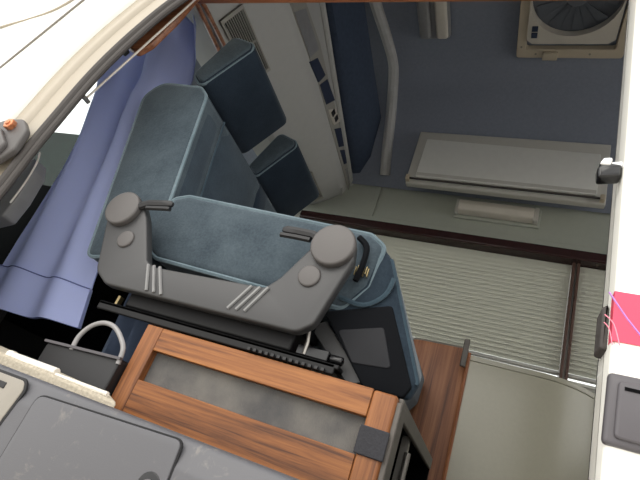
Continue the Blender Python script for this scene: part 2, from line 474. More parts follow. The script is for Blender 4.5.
# ------------------------------------------------------------------ far side: window, blinds, trim, laminate
t = thing('window_1', 'long side window behind the pleated blinds', 'window', (0, 1.91, 0.742), kind='structure')
boxo('pane', 'glass', t, -0.98, 0.90, 1.925, 1.93, 0.742, 1.225)
b = B(); bx(b, -0.98, 0.90, 1.872, 1.94, 0.736, 0.746); obj('sill', b, 'white_paint', t)
b = B(); bx(b, 0.177, 0.187, 1.833, 1.90, 0.64, 1.215); bx(b, 0.194, 0.204, 1.833, 1.90, 0.64, 1.215); obj('blind_guide', b, 'guide_brown', t, bevel=0.002)
b = B(); bx(b, 0.187, 0.194, 1.840, 1.90, 0.64, 1.215); obj('blind_guide_track', b, 'steel', t)
def blind(x0, x1, z0, label):
    b = B(); n = 26; z1 = 1.225
    prev = None; front = []
    for i in range(2 * n + 1):
        z = z0 + 0.012 + (z1 - z0 - 0.012) * i / (2 * n); y = 1.858 + (0.0120 if i % 2 else -0.0120)
        row = [b.verts.new((x0 + (x1 - x0) * q / 6, y, z)) for q in range(7)]
        if prev:
            for q in range(6): b.faces.new([prev[q], prev[q + 1], row[q + 1], row[q]])
        prev = row
    t = thing('pleated_blind', label, 'blind', ((x0 + x1) / 2, 1.858, z0), 'pleated window blinds')
    obj('pleats', b, 'blind', t, smooth=0)
    boxo('bottom_rail', 'unit_frame', t, x0, x1, 1.848, 1.868, z0, z0 + 0.013, bevel=0.003)
blind(-0.97, 0.176, 0.750, 'wide beige-grey pleated blind filling the window behind the seat')
blind(0.205, 0.89, 0.750, 'narrow visible strip of pleated blind beside the white door edge')
o = boxo('trim_1', 'dark_trim', None, -1.0, 0.60, 1.80, 1.88, 1.196, 1.237, bevel=0.006)
struct(o, 'dark brown rail along the top of the window blinds', 'trim')
b = B(); bx(b, -0.645, 0.9, 1.815, 1.88, 1.237, 1.447); bx(b, -1.0, -0.655, 1.815, 1.88, 1.237, 1.447); bx(b, -0.656, -0.644, 1.822, 1.88, 1.237, 1.447)
bx(b, -1.0, 0.9, 1.808, 1.82, 1.237, 1.262)
o = obj('trim_2', b, 'seagreen', bevel=0.003); struct(o, 'grey-green laminate strip above the brown rail', 'trim')
t = thing('strip_light', 'short pale strip light on the grey-green panel above the blinds', 'light', (-0.13, 1.815, 1.31))
b = B(); bx(b, -0.302, 0.040, 1.803, 1.815, 1.312, 1.402); obj('base', b, 'seagreen', t, bevel=0.004)
b = B(); prism(b, rpoly([(1.803, 1.322), (1.760, 1.328), (1.752, 1.352), (1.760, 1.378), (1.803, 1.388)], 0.012), -0.285, 0.012, 'X', 0.004); obj('diffuser', b, 'lamp', t)
boxo('end_cap', 'unit_frame', t, 0.012, 0.030, 1.770, 1.803, 1.322, 1.388, bevel=0.004)
boxo('end_cap', 'unit_frame', t, -0.298, -0.285, 1.770, 1.803, 1.322, 1.388, bevel=0.004)

# overhead unit on the sloping headliner
t = thing('overhead_unit', 'long pale grey flap-fronted unit on the dark sloping headliner', 'cabinet', (-0.13, 1.70, 1.33))
b = B(); prism(b, rpoly([(1.765, 1.425), (1.665, 1.342), (1.628, 1.336), (1.625, 1.618), (1.672, 1.618), (1.735, 1.5)], [0.002, 0.02, 0.012, 0.006, 0.002, 0.002]), -0.498, 0.240, 'X', 0.003); obj('body', b, 'unit_frame', t)
quad = [(-0.458, 1.570), (-0.462, 1.366), (0.208, 1.366), (0.208, 1.560)]
b = B(); prism(b, rpoly([Vector(q) for q in quad], 0.006), 1.625, 1.617, 'Y', 0.002); obj('flap', b, 'unit', t)
b = B(); bx(b, -0.458, 0.205, 1.6145, 1.6175, 1.372, 1.386); obj('flap_lip', b, 'unit_frame', t, bevel=0.001)
b = B(); tube(b, [(-0.480, 1.610, 1.348), (0.222, 1.610, 1.348)], 0.004, 8); obj('hinge_rod', b, 'rubber', t)
for x in (-0.488, 0.226):
    b = B(); bx(b, x - 0.008, x + 0.008, 1.602, 1.625, 1.338, 1.362); obj('rod_bracket', b, 'fan_frame', t, bevel=0.002)

# ceiling rib
b = B()
path = smooth_path([(-0.73, 1.0, 1.893), (-0.715, 1.18, 1.897), (-0.690, 1.36, 1.896), (-0.676, 1.475, 1.886), (-0.668, 1.54, 1.825), (-0.655, 1.62, 1.69), (-0.645, 1.70, 1.54), (-0.64, 1.76, 1.46)], 4)
tube(b, path, 0.024, 10)
o = obj('trim_3', b, 'rib'); struct(o, 'bent grey rib running over the headliner and down the wall', 'trim')

# ceiling lamp
t = thing('ceiling_lamp', 'small grey double-tube lamp on the headliner left of the roof fan', 'lamp', (-0.472, 1.2, 1.87))
b = B(); prism(b, rpoly([(-0.537, 1.02), (-0.410, 1.02), (-0.410, 1.345), (-0.537, 1.345)], 0.02), 1.895, 1.870, 'Z', 0.006); obj('base', b, 'lamp_grey', t)
for x in (-0.508, -0.440):
    b = B(); prism(b, rpoly([(x - 0.024, 1.04), (x + 0.024, 1.04), (x + 0.024, 1.335), (x - 0.024, 1.335)], 0.015), 1.872, 1.852, 'Z', 0.010); obj('diffuser', b, 'lamp_grey' if x < -0.47 else 'lamp', t)

# roof fan
t = thing('roof_fan', 'square ivory roof vent with round smoked fan in the headliner', 'vent', (0.035, 1.2, 1.86))
def sq(x0, x1, y0, y1): return [Vector((x0, y0)), Vector((x1, y0)), Vector((x1, y1)), Vector((x0, y1))]
def frame_prism(b, outer, inner, a0, a1, axis='Z'):
    n = len(outer)
    R = [[b.verts.new(pt(p[0], p[1], a, axis)) for p in q] for q, a in ((outer, a0), (outer, a1), (inner, a1), (inner, a0))]
    for i in range(n):
        j = (i + 1) % n
        for q in range(4):
            A, D = R[q], R[(q + 1) % 4]
            b.faces.new([A[i], A[j], D[j], D[i]])
b = B(); frame_prism(b, rpoly(sq(-0.152, 0.222, 1.02, 1.432), 0.012), rpoly(sq(-0.118, 0.190, 1.05, 1.392), 0.012), 1.893, 1.866); obj('frame', b, 'fan_frame', t, bevel=0.003)
b = B()
cn = 48; circ = [Vector((0.032 + 0.146 * math.cos(2 * PI * k / cn), 1.178 + 0.146 * math.sin(2 * PI * k / cn))) for k in range(cn)]
def sqring(hx, hy, cx, cy):
    out = []
    for k in range(cn):
        c, s = math.cos(2 * PI * k / cn), math.sin(2 * PI * k / cn); f = 1 / max(abs(c) / hx, abs(s) / hy); out.append(Vector((cx + c * f, cy + s * f)))
    return out
frame_prism(b, sqring(0.150, 0.168, 0.032, 1.190), circ, 1.885, 1.856); obj('housing', b, 'fan_housing', t, smooth=30)
b = B(); disc(b, 0.032, 1.178, 0.150, 1.893, 1.889, 'Z', 40, 0.0); obj('dome', b, 'fan_dark', t)
b = B(); disc(b, 0.032, 1.178, 0.035, 1.885, 1.868, 'Z', 24, 0.004); obj('hub', b, 'fan_dark', t)
for k in range(10):
    a = 2 * PI * k / 10; b = B(); c, s = math.cos(a), math.sin(a); c2, s2 = math.cos(a + 0.32), math.sin(a + 0.32)
    P_ = lambda r, cc, ss, z: Vector((0.032 + r * cc, 1.178 + r * ss, z))
    quad_slab(b, [P_(0.03, c, s, 1.875), P_(0.135, c, s, 1.872), P_(0.135, c2, s2, 1.884), P_(0.03, c2, s2, 1.882)], (0, 0, 1), 0.002); obj('blade', b, 'fan_dark', t)
for y in (1.318, 1.290):
    boxo('switch', 'recess', t, -0.103, -0.082, y - 0.011, y + 0.011, 1.852, 1.858, bevel=0.001)
b = B(); bx(b, -0.055, 0.0, 1.400, 1.436, 1.855, 1.868); obj('latch', b, 'fan_frame', t, bevel=0.004)
for x, y in ((-0.135, 1.38), (-0.08, 1.412), (0.11, 1.412)):
    b = B(); disc(b, x, y, 0.004, 1.868, 1.864, 'Z', 10, 0.0); obj('screw', b, 'steel', t)

# ------------------------------------------------------------------ overhead console across the van
def ed(a, c, y): return a + (c - a) * (y - 0.6) / 1.22
zA = lambda y: ed(1.182, 1.245, y); zB = lambda y: ed(1.450, 1.355, y); zR = lambda y: ed(1.747, 1.439, y)
zBo = lambda y: ed(1.515, 1.361, y)
fA = lambda s, y: Vector((-0.93 + s * 0.13, y, zA(y) * (1 - s) + s * zB(y)))
fB = lambda s, y: Vector((-0.80, y, zBo(y) * (1 - s) + s * zR(y)))     # measured on the front face
t = thing('overhead_console', 'pale plastic console with vents and switch row hung across the van', 'console', (-0.95, 1.2, 1.2))
b = B(); rows = []
for i in range(14):
    y = 0.6 + 1.255 * i / 13
    f = 0.0 if i < 12 else (0.012 if i == 12 else 0.055)
    pts = [(-1.08, zA(y) + 0.02), (-0.95, zA(y) - 0.004 + f), (-0.925 - f * .3, zA(y) + 0.006 + f), (-0.81 - f * .6, zB(y) - 0.02 + f * .6), (-0.80 - f * .5, zB(y) + 0.004), (-0.80 - f * .3, zR(y) - 0.02), (-0.806, zR(y)), (-0.83, zR(y) + 0.012), (-1.08, zR(y) + 0.10)]
    rows.append([b.verts.new((x, y, z)) for x, z in pts])
k = len(rows[0])
for R0, R1 in zip(rows, rows[1:]):
    for i in range(k): b.faces.new([R0[i], R0[(i + 1) % k], R1[(i + 1) % k], R1[i]])
b.faces.new(rows[0]); b.faces.new(rows[-1][::-1])
obj('shell', b, 'console', t, smooth=30)
# rounded rim bead along the front top edge
b = B(); tube(b, [(-0.795, 0.62 + 1.22 * i / 8, zR(0.62 + 1.22 * i / 8) - 0.012) for i in range(9)], 0.013, 8); obj('rim', b, 'console', t)
nA = Vector((0.8, 0, -0.35)).normalized()
def louvre(s0, s1, y0, y1, nsl):
    f = B()
    for a in ((s0, s0 + 0.02, y0, y1), (s1 - 0.02, s1, y0, y1), (s0, s1, y0, y0 + 0.012), (s0, s1, y1 - 0.012, y1)):
        quad_slab(f, [fA(a[0], a[2]), fA(a[1], a[2]), fA(a[1], a[3]), fA(a[0], a[3])], nA, 0.012)
    vf = obj('vent', f, 'vent_frame', t)
    f = B(); quad_slab(f, [fA(s0, y0), fA(s1, y0), fA(s1, y1), fA(s0, y1)], nA, 0.004); obj('vent_recess', f, 'dark_inside', vf)
    f = B()
    for k in range(nsl):
        s = s0 + 0.02 + (s1 - s0 - 0.04) * (k + 0.5) / nsl; w_ = (s1 - s0) / nsl * 0.15
        quad_slab(f, [fA(s - w_, y0), fA(s + w_, y0), fA(s + w_, y1), fA(s - w_, y1)], nA, 0.010)
    quad_slab(f, [fA(s0, (y0 + y1) / 2 - 0.003), fA(s1, (y0 + y1) / 2 - 0.003), fA(s1, (y0 + y1) / 2 + 0.003), fA(s0, (y0 + y1) / 2 + 0.003)], nA, 0.011)
    obj('slats', f, 'vent_frame', vf)
louvre(0.10, 0.42, 0.765, 1.01, 10)
louvre(0.13, 0.38, 1.555, 1.745, 6)
def bq(name, mat, pts, th=0.004, parent=None):
    f = B(); q = [fB(s, y) for s, y in pts]; quad_slab(f, q, (1, 0, 0), th); return obj(name, f, mat, parent or t)
bq('switch_strip', 'vent_frame', [(-0.24, 0.86), (0.27, 0.90), (0.52, 1.10), (1.02, 1.72), (0.40, 1.82), (0.02, 1.20)], 0.003)
bq('grille', 'lamp_grey', [(-0.20, 0.90), (0.225, 0.94), (0.40, 1.11), (-0.08, 1.085)], 0.005)
bq('dark_blank', 'recess', [(-0.13, 1.095), (0.235, 1.125), (0.44, 1.22), (0.02, 1.20)], 0.006)
bq('dark_blank', 'recess', [(0.045, 1.215), (0.50, 1.245), (0.70, 1.36), (0.13, 1.315)], 0.006)
sw = bq('switch_plate', 'fan_housing', [(0.17, 1.345), (0.66, 1.395), (0.85, 1.475), (0.29, 1.435)], 0.006)
for s, y in ((0.40, 1.385), (0.52, 1.425)):
    bq('button', 'black', [(s - 0.10, y - 0.012), (s + 0.12, y - 0.005), (s + 0.14, y + 0.018), (s - 0.08, y + 0.012)], 0.009, sw)
bq('dark_blank', 'recess', [(0.30, 1.455), (0.78, 1.50), (0.86, 1.60), (0.33, 1.555)], 0.006)
bq('dark_blank', 'recess', [(0.36, 1.575), (0.90, 1.625), (0.98, 1.70), (0.46, 1.665)], 0.006)
bq('grille', 'lamp_grey', [(0.49, 1.695), (0.98, 1.725), (1.0, 1.80), (0.57, 1.79)], 0.005)

t.location.x -= 0.014

# navy padded edge beside the console
b = B(); rows = []
for i in range(13):
    y = 0.66 + 1.13 * i / 12; zr = zR(y); q = 0.012 + 0.055 * i / 12
    pts = [(-0.83, zr + 0.015), (-0.795, zr + 0.004), (-0.79 + q * .4, zr + 0.008), (-0.785 + q, zr + 0.06), (-0.76 + q, min(1.895, zr + 0.20)), (-0.83, min(1.898, zr + 0.21))]
    rows.append([b.verts.new((x, y, z)) for x, z in pts])
k = 6
for R0, R1 in zip(rows, rows[1:]):
    for i in range(k): b.faces.new([R0[i], R0[(i + 1) % k], R1[(i + 1) % k], R1[i]])
b.faces.new(rows[0]); b.faces.new(rows[-1][::-1])
tag(obj('padded_valance', b, 'navy_fabric', smooth=50), 'navy padded strip between the pale console and the slate headliner', 'valance')

# ------------------------------------------------------------------ kitchen side: wood panel, counter cabinet
t = thing('wood_panel', 'upright teak-grain panel between the seat and the sage cabinet', 'panel', (-0.19, 1.46, 0.0))
b = B(); prism(b, rpoly([(-0.280, 0.0), (-0.104, 0.0), (-0.104, 0.632), (-0.280, 0.625)], [0, 0, 0.002, 0.03]), 1.45, 1.468, 'Y', 0.001); obj('board', b, 'wood_panel', t)
b = B(); tube(b, [(-0.282, 1.459, 0.0), (-0.282, 1.459, 0.58), (-0.278, 1.459, 0.612), (-0.262, 1.459, 0.629), (-0.235, 1.459, 0.631), (-0.106, 1.459, 0.635)], 0.005, 8); obj('edging', b, 'beige', t)
out = [(-0.092, 1.86), (-0.092, 1.405), (0.05, 1.405)]
for k in range(13):
    a = PI / 2 * k / 12
    out.append((0.09 + 0.235 * math.sin(a), 1.405 + 0.36 * (1 - math.cos(a))))
out += [(0.325, 1.86)]
t = thing('kitchen_cabinet', 'sage grey cabinet with a rounded corner beside the white door', 'cabinet', (0.1, 1.6, 0.0))
b = B(); prism(b, [Vector(p) for p in out], 0.0, 0.586, 'Z', 0.001); obj('body', b, 'counter', t, smooth=40)
wt = [Vector(p) for p in out]
b = B(); prism(b, wt, 0.587, 0.602, 'Z', 0.002); obj('worktop', b, 'counter', t, smooth=40)
b = B(); tube(b, [(-0.096, 1.402, 0.0), (-0.096, 1.402, 0.606)], 0.005, 6); obj('edge_strip', b, 'wood_panel', t)
t2 = thing('metal_catch', 'small tan metal strip where wood panel meets the sage cabinet', 'catch', (-0.108, 1.395, 0.56))
b = B(); bx(b, -0.116, -0.100, 1.390, 1.398, 0.560, 0.642); obj('strip', b, 'grey_metal', t2, bevel=0.003)
b = B(); bx(b, -0.112, -0.104, 1.398, 1.45, 0.575, 0.625); obj('tab', b, 'steel', t2, bevel=0.001)

# ------------------------------------------------------------------ the bench seat
t = thing('bench_seat', 'blue velour bench seat with grey hinge cover and folded foot cushion', 'seat', (-0.45, 1.0, 0.0))
Y0, Y1 = 0.66, 1.42
# backrest
bp = rpoly([(-0.765, 0.375), (-0.622, 0.405), (-0.706, 0.812), (-0.735, 0.838), (-0.856, 0.846), (-0.886, 0.800)], [0.02, 0.015, 0.04, 0.03, 0.045, 0.045], 6)
b = B(); prism(b, bp, Y0, Y1, 'Y', 0.012, 4, dome=0.006); br = obj('backrest', b, 'velour', t, smooth=60)
b = B(); tube(b, [(p.x, Y0 + 0.006, p.y) for p in inset(bp, 0.002)], 0.0042, 6, closed=True); obj('piping', b, 'piping', br)
fx = lambda z: -0.622 - (z - 0.405) * 0.2064        # front face of the backrest
def front_pad(y0, y1, mat, bulge, name):
    b = B(); ny, nz = 6, 10; V = []
    for i in range(ny + 1):
        v = i / ny; y = y0 + (y1 - y0) * v; row = []
        for j in range(nz + 1):
            u = j / nz; z = 0.43 + 0.385 * u
            e = min(1, 5 * v, 5 * (1 - v)) * min(1, 8 * u, 8 * (1 - u))
            row.append(b.verts.new((fx(z) - 0.002 + bulge * e, y, z)))
        V.append(row)
    for i in range(ny):
        for j in range(nz): b.faces.new([V[i][j], V[i + 1][j], V[i + 1][j + 1], V[i][j + 1]])
    Bk = [[b.verts.new(v.co - Vector((0.03, 0, 0))) for v in row] for row in V]
    for i in range(ny):
        for j in range(nz): b.faces.new([Bk[i][j], Bk[i][j + 1], Bk[i + 1][j + 1], Bk[i + 1][j]])
    for i in range(ny):
        b.faces.new([V[i][0], Bk[i][0], Bk[i + 1][0], V[i + 1][0]]); b.faces.new([V[i][nz], V[i + 1][nz], Bk[i + 1][nz], Bk[i][nz]])
    for j in range(nz):
        b.faces.new([V[0][j], V[0][j + 1], Bk[0][j + 1], Bk[0][j]]); b.faces.new([V[ny][j], Bk[ny][j], Bk[ny][j + 1], V[ny][j + 1]])
    return obj(name, b, mat, br, smooth=60)
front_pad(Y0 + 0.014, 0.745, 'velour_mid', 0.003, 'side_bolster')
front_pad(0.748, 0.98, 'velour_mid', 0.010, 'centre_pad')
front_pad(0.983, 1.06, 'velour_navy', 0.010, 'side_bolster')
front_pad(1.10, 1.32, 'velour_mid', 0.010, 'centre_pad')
b = B(); tube(b, [(fx(0.43 + .38 * k / 8) + 0.005, 0.7465, 0.43 + .38 * k / 8) for k in range(9)], 0.0025, 6); obj('seam', b, 'piping_dark', br)

# headrests
hp = rpoly([(-0.826, 0.918), (-0.782, 0.876), (-0.690, 1.012), (-0.700, 1.036), (-0.762, 1.060), (-0.775, 1.050)], [0.022, 0.022, 0.022, 0.02, 0.02, 0.015], 5)
def headrest(y0, y1):
    b = B(); prism(b, hp, y0, y1, 'Y', 0.009, 4, dome=0.003)
    for v in b.verts:
        f = 1 - ((v.co.y - (y0 + y1) / 2) / ((y1 - y0) / 2)) ** 2
        v.co += Vector((0.0168, 0, -0.0114)) * f * (1 if v.co.x > -0.77 else 0.2)
    hr = obj('headrest', b, 'velour_navy', t, smooth=60)  # navy carries the shade of the faces turned to the interior
    for y in (y0 + 0.006,):
        b = B(); tube(b, [(p.x, y, p.y) for p in inset(hp, 0.003)], 0.004, 6, closed=True); obj('piping', b, 'piping', hr)
    b = B(); prism(b, inset(hp, 0.007), y0 + 0.006, y0 - 0.005, 'Y', 0.005); obj('lit_end_panel', b, 'velour', hr, smooth=60)  # lighter velour puts the door light into the headrest end
    for y in (y0 + 0.045, y1 - 0.045):
        b = B(); tube(b, [(-0.778, y, 0.825), (-0.792, y, 0.915)], 0.006, 10); obj('post', b, 'chrome', hr)
headrest(0.700, 0.965)
headrest(1.060, 1.330)

# seat cushion
cp = rpoly([(-0.662, 0.428), (-0.61, 0.402), (-0.235, 0.385), (-0.205, 0.43), (-0.200, 0.505), (-0.230, 0.524), (-0.610, 0.545), (-0.640, 0.535), (-0.658, 0.505)], [0.02, 0.02, 0.02, 0.015, 0.02, 0.02, 0.02, 0.02, 0.015], 4)
b = B(); prism(b, cp, Y0, Y1, 'Y', 0.014, 4, dome=0.006); sc_ = obj('seat_cushion', b, 'velour', t, smooth=60)
b = B(); tube(b, [(p.x, Y0 + 0.006, p.y) for p in inset(cp, 0.002)], 0.0045, 6, closed=True); obj('piping', b, 'piping', sc_)
# folded foot cushion hanging from the right pivot
fp = rpoly([(-0.236, 0.46), (-0.212, 0.512), (-0.183, 0.485), (-0.100, 0.310), (-0.108, 0.284), (-0.170, 0.284), (-0.262, 0.375)], [0.01, 0.015, 0.02, 0.012, 0.01, 0.01, 0.02], 4)
b = B(); prism(b, fp, 0.664, 0.88, 'Y', 0.010, 4, dome=0.003)
for v in b.verts: v.co.z += max(0, v.co.y - 0.674) * 0.36 * max(0, min(1, (0.46 - v.co.z) / 0.17)); v.co.x -= max(0, v.co.y - 0.674) * 0.15
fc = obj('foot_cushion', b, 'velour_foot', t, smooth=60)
b = B(); tube(b, [(p.x, 0.668, p.y) for p in inset(fp, 0.003) if p.x > -0.2 and p.y > 0.3], 0.0032, 6); obj('piping', b, 'piping_dark', fc)
b = B(); prism(b, rpoly([(-0.262, 0.376), (-0.164, 0.408), (-0.108, 0.300), (-0.116, 0.283), (-0.172, 0.283)], 0.006), 0.668, 0.659, 'Y', 0.003); sp = obj('side_cover', b, 'mesh_black', fc)
b = B(); prism(b, rpoly([(-0.232, 0.352), (-0.166, 0.372), (-0.140, 0.316), (-0.196, 0.310)], 0.006), 0.661, 0.657, 'Y', 0.002); obj('grey_band', b, 'mesh_grey', sp)
b = B(); tube(b, smooth_path([(-0.245, 0.402, 0), (-0.205, 0.398, 0), (-0.178, 0.42, 0), (-0.172, 0.45, 0)], 4), 0.004, 6)
for v in b.verts: v.co = Vector((v.co.x, 0.657 + v.co.z * .6, v.co.y))
obj('seam', b, 'piping_dark', fc)
zp = B(); 
for k in range(7): bx(zp, -0.234 + k * 0.0034, -0.2325 + k * 0.0034, 0.652, 0.656, 0.442 + (k % 2) * 0.004, 0.456 + (k % 2) * 0.003)
obj('zipper', zp, 'brass', fc)
b = B(); tube(b, smooth_path([(-0.243, 0.648, 0.505), (-0.226, 0.648, 0.49), (-0.223, 0.648, 0.46), (-0.226, 0.648, 0.43)], 4), 0.005, 6); obj('cover_seam', b, 'mesh_black', fc)

# hinge cover
hc_poly = [(-0.702, 0.452), (-0.694, 0.425), (-0.655, 0.335), (-0.622, 0.316), (-0.268, 0.317), (-0.247, 0.334), (-0.222, 0.440), (-0.228, 0.470), (-0.262, 0.486), (-0.286, 0.462), (-0.322, 0.392), (-0.340, 0.371), (-0.548, 0.364), (-0.566, 0.372), (-0.614, 0.449), (-0.640, 0.480), (-0.678, 0.486)]
hr_ = [0.01, 0.01, 0.03, 0.03, 0.025, 0.02, 0.01, 0.01, 0.01, 0.01, 0.02, 0.01, 0.01, 0.012, 0.01, 0.01, 0.01]
hpoly = rpoly([Vector(p) for p in hc_poly], hr_, 4)
b = B(); prism(b, hpoly, 0.600, 0.620, 'Y', 0.004, 3); hc = obj('hinge_cover', b, 'hinge', t, smooth=40)
for cx, cz in ((-0.668, 0.456), (-0.257, 0.455)):
    b = B(); disc(b, cx, cz, 0.0345, 0.603, 0.588, 'Y', 32, 0.004); obj('pivot_cap', b, 'hinge_cap', hc)
for cx, cz, r in ((-0.630, 0.401, 0.0165), (-0.278, 0.402, 0.0175)):
    b = B(); disc(b, cx, cz, r, 0.603, 0.596, 'Y', 24, 0.003); obj('button', b, 'hinge_cap', hc)
def lever(pts):
    b = B(); tube(b, pts, [0.009, 0.0085, 0.0075, 0.0075, 0.0075, 0.004], 8, flat=0.8); lv = obj('lever', b, 'black', hc)
    b = B(); tube(b, [Vector(p) + Vector((0, -0.001, -0.010)) for p in pts[2:]], 0.0045, 6); obj('lever_edge', b, 'black', lv)
lever([(-0.660, 0.596, 0.460), (-0.636, 0.596, 0.468), (-0.620, 0.596, 0.476), (-0.595, 0.596, 0.479), (-0.577, 0.596, 0.481), (-0.571, 0.596, 0.481)])
lever([(-0.262, 0.596, 0.460), (-0.280, 0.596, 0.462), (-0.296, 0.596, 0.468), (-0.322, 0.596, 0.469), (-0.340, 0.596, 0.469), (-0.347, 0.596, 0.469)])
for x0, x1, z0, z1 in ((-0.557, -0.535, .364, .322), (-0.545, -0.520, .364, .322), (-0.533, -0.505, .364, .321), (-0.360, -0.383, .367, .326), (-0.346, -0.369, .368, .327), (-0.333, -0.355, .370, .328)):
    b = B(); tube(b, [(x0, 0.599, z0 + 0.001), (x1, 0.599, z1)], 0.0028, 6); obj('moulded_rib', b, 'rib_highlight', hc)
b = B(); sk = []
for j in range(9):
    z = 0.40 - 0.26 * j / 8
    sk.append([b.verts.new((-0.755 + 0.15 * i / 16 + 0.02 * j / 8, 0.790 + 0.012 * math.sin(i * 1.3 + z * 5), z)) for i in range(17)])
sb_ = [[b.verts.new(v.co + Vector((0, 0.004, 0))) for v in r] for r in sk]
loop_ = lambda g: [g[0][q] for q in range(17)] + [g[q][16] for q in range(1, 9)] + [g[8][q] for q in range(15, -1, -1)] + [g[q][0] for q in range(7, 0, -1)]
for g in (sk, sb_):
    for R0, R1 in zip(g, g[1:]):
        for i in range(16): b.faces.new([R0[i], R0[i + 1], R1[i + 1], R1[i]])
la, lb = loop_(sk), loop_(sb_)
for i in range(len(la)): b.faces.new([la[i - 1], la[i], lb[i], lb[i - 1]])
obj('skirt', b, 'navy_fabric', t, smooth=60)
# steel frame and runner below the cover
b = B(); bx(b, -0.600, -0.270, 0.655, 0.70, 0.33, 0.372); obj('side_plate', b, 'mesh_black', t, bevel=0.004)
b = B(); bx(b, -0.590, -0.280, 0.63, 1.38, 0.296, 0.335); obj('seat_frame', b, 'steel_black', t, bevel=0.004)
b = B(); bx(b, -0.632, -0.200, 0.620, 0.645, 0.287, 0.294); bx(b, -0.632, -0.205, 0.62, 0.625, 0.279, 0.294); obj('runner', b, 'steel_black', t, bevel=0.002)
b = B(); bx(b, -0.615, -0.610, 0.635, 0.645, 0.294, 0.312); obj('runner_stop', b, 'brass', t)
b = B()
for k in range(13): bx(b, -0.335 + k * 0.0095, -0.3305 + k * 0.0095, 0.6135, 0.6185, 0.2795, 0.2835)
obj('rivets', b, 'black', t)
b = B(); quad_slab(b, [(-0.282, 0.672, 0.352), (-0.258, 0.672, 0.366), (-0.172, 0.672, 0.292), (-0.198, 0.672, 0.282)], (0, 1, 0), 0.012); obj('strut', b, 'hinge', t, bevel=0.002)
b = B(); bx(b, -0.276, -0.226, 0.640, 0.662, 0.298, 0.314); tube(b, [(-0.226, 0.65, 0.306), (-0.206, 0.65, 0.306)], 0.007, 8); lt = obj('latch', b, 'black_gloss', t, bevel=0.002)
b = B(); tube(b, [(-0.268, 0.640, 0.345), (-0.262, 0.640, 0.318), (-0.262, 0.640, 0.300)], 0.003, 6); obj('latch_rod', b, 'steel', lt)
for x in (-0.52, -0.33):
    b = B(); bx(b, x - 0.02, x + 0.02, 0.68, 1.3, 0.279, 0.30); obj('mount', b, 'steel_black', t)

# ------------------------------------------------------------------ wood fronted base box
t = thing('seat_base', 'wood framed base box with grey carpet inset under the bench seat', 'box', (-0.32, 0.9, 0.0))
boxo('stile', 'wood_z', t, -0.518, -0.488, 0.62, 0.64, 0.0, 0.277, bevel=0.0015)
boxo('stile', 'wood_z', t, -0.147, -0.1145, 0.62, 0.64, 0.0, 0.2765, bevel=0.004)
boxo('rail', 'wood_x', t, -0.488, -0.147, 0.6205, 0.64, 0.2415, 0.277, bevel=0.0012)
boxo('rail', 'wood_x', t, -0.488, -0.147, 0.6205, 0.64, 0.10, 0.196, bevel=0.0012)
boxo('carpet_inset', 'weave', t, -0.489, -0.146, 0.634, 0.642, 0.10, 0.25)
boxo('felt_patch', 'felt', t, -0.150, -0.1125, 0.6165, 0.6205, 0.197, 0.231, bevel=0.0015)
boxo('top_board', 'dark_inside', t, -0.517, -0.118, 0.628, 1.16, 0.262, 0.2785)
b = B(); bx(b, -0.117, -0.110, 0.640, 1.16, 0.256, 0.2785); obj('side_rail', b, 'grey_metal', t, bevel=0.002)
b = B(); bx(b, -0.117, -0.108, 0.625, 0.668, 0.0, 0.270); obj('side_post', b, 'grey_metal', t, bevel=0.002)
b = B(); bx(b, -0.117, -0.108, 0.668, 1.16, 0.155, 0.185); obj('side_rail', b, 'grey_metal', t, bevel=0.002)
b = B(); bx(b, -0.131, -0.119, 0.83, 0.845, 0.0, 0.262); tube(b, [(-0.113, 0.80, 0.19), (-0.113, 0.80, 0.235)], 0.005, 8); obj('inner_post', b, 'steel', t)
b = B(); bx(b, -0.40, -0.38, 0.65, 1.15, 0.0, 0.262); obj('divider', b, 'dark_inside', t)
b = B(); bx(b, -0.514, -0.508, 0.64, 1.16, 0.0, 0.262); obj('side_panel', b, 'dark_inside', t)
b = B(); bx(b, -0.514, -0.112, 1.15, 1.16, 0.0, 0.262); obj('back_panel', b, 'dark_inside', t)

# ------------------------------------------------------------------ curtain, cord and wood trim
rows_c = [(1.19, -1.13, -0.985), (1.16, -1.15, -0.968), (1.03, -1.22, -0.905), (0.95, -1.215, -0.880), (0.90, -1.185, -0.870), (0.83, -1.141, -0.890), (0.765, -1.12, -0.885), (0.69, -1.098, -0.866), (0.61, -1.079, -0.850), (0.52, -1.068, -0.830), (0.45, -1.06, -0.812), (0.40, -1.055, -0.797), (0.37, -1.05, -0.788), (0.332, -1.045, -0.776), (0.255, -1.035, -0.752)]
def rowat(z):
    for (z0, a0, c0), (z1, a1, c1) in zip(rows_c, rows_c[1:]):
        if z1 <= z <= z0:
            f = (z0 - z) / (z0 - z1); return a0 + (a1 - a0) * f, c0 + (c1 - c0) * f
    return rows_c[-1][1:]
def cpos(u, z, push=0.0):
    L, R = rowat(z)
    gather = max(0.0, min(1.0, (z - 0.35) / 0.6))
    amp = 0.012 + 0.024 * gather
    ph = u * (4.2 * PI) + 1.6 * z + 0.5 * math.sin(6 * z)
    y = 0.715 + amp * math.sin(ph) + 0.006 * math.sin(2.3 * ph + 1.0) * gather - push
    zz = z
    if z < 0.30: zz = z - 0.02 * (1 - u) * (0.30 - z) / 0.045
    return Vector((L + (R - L) * u + 0.006 * math.sin(ph * 1.0) * gather, y, zz))
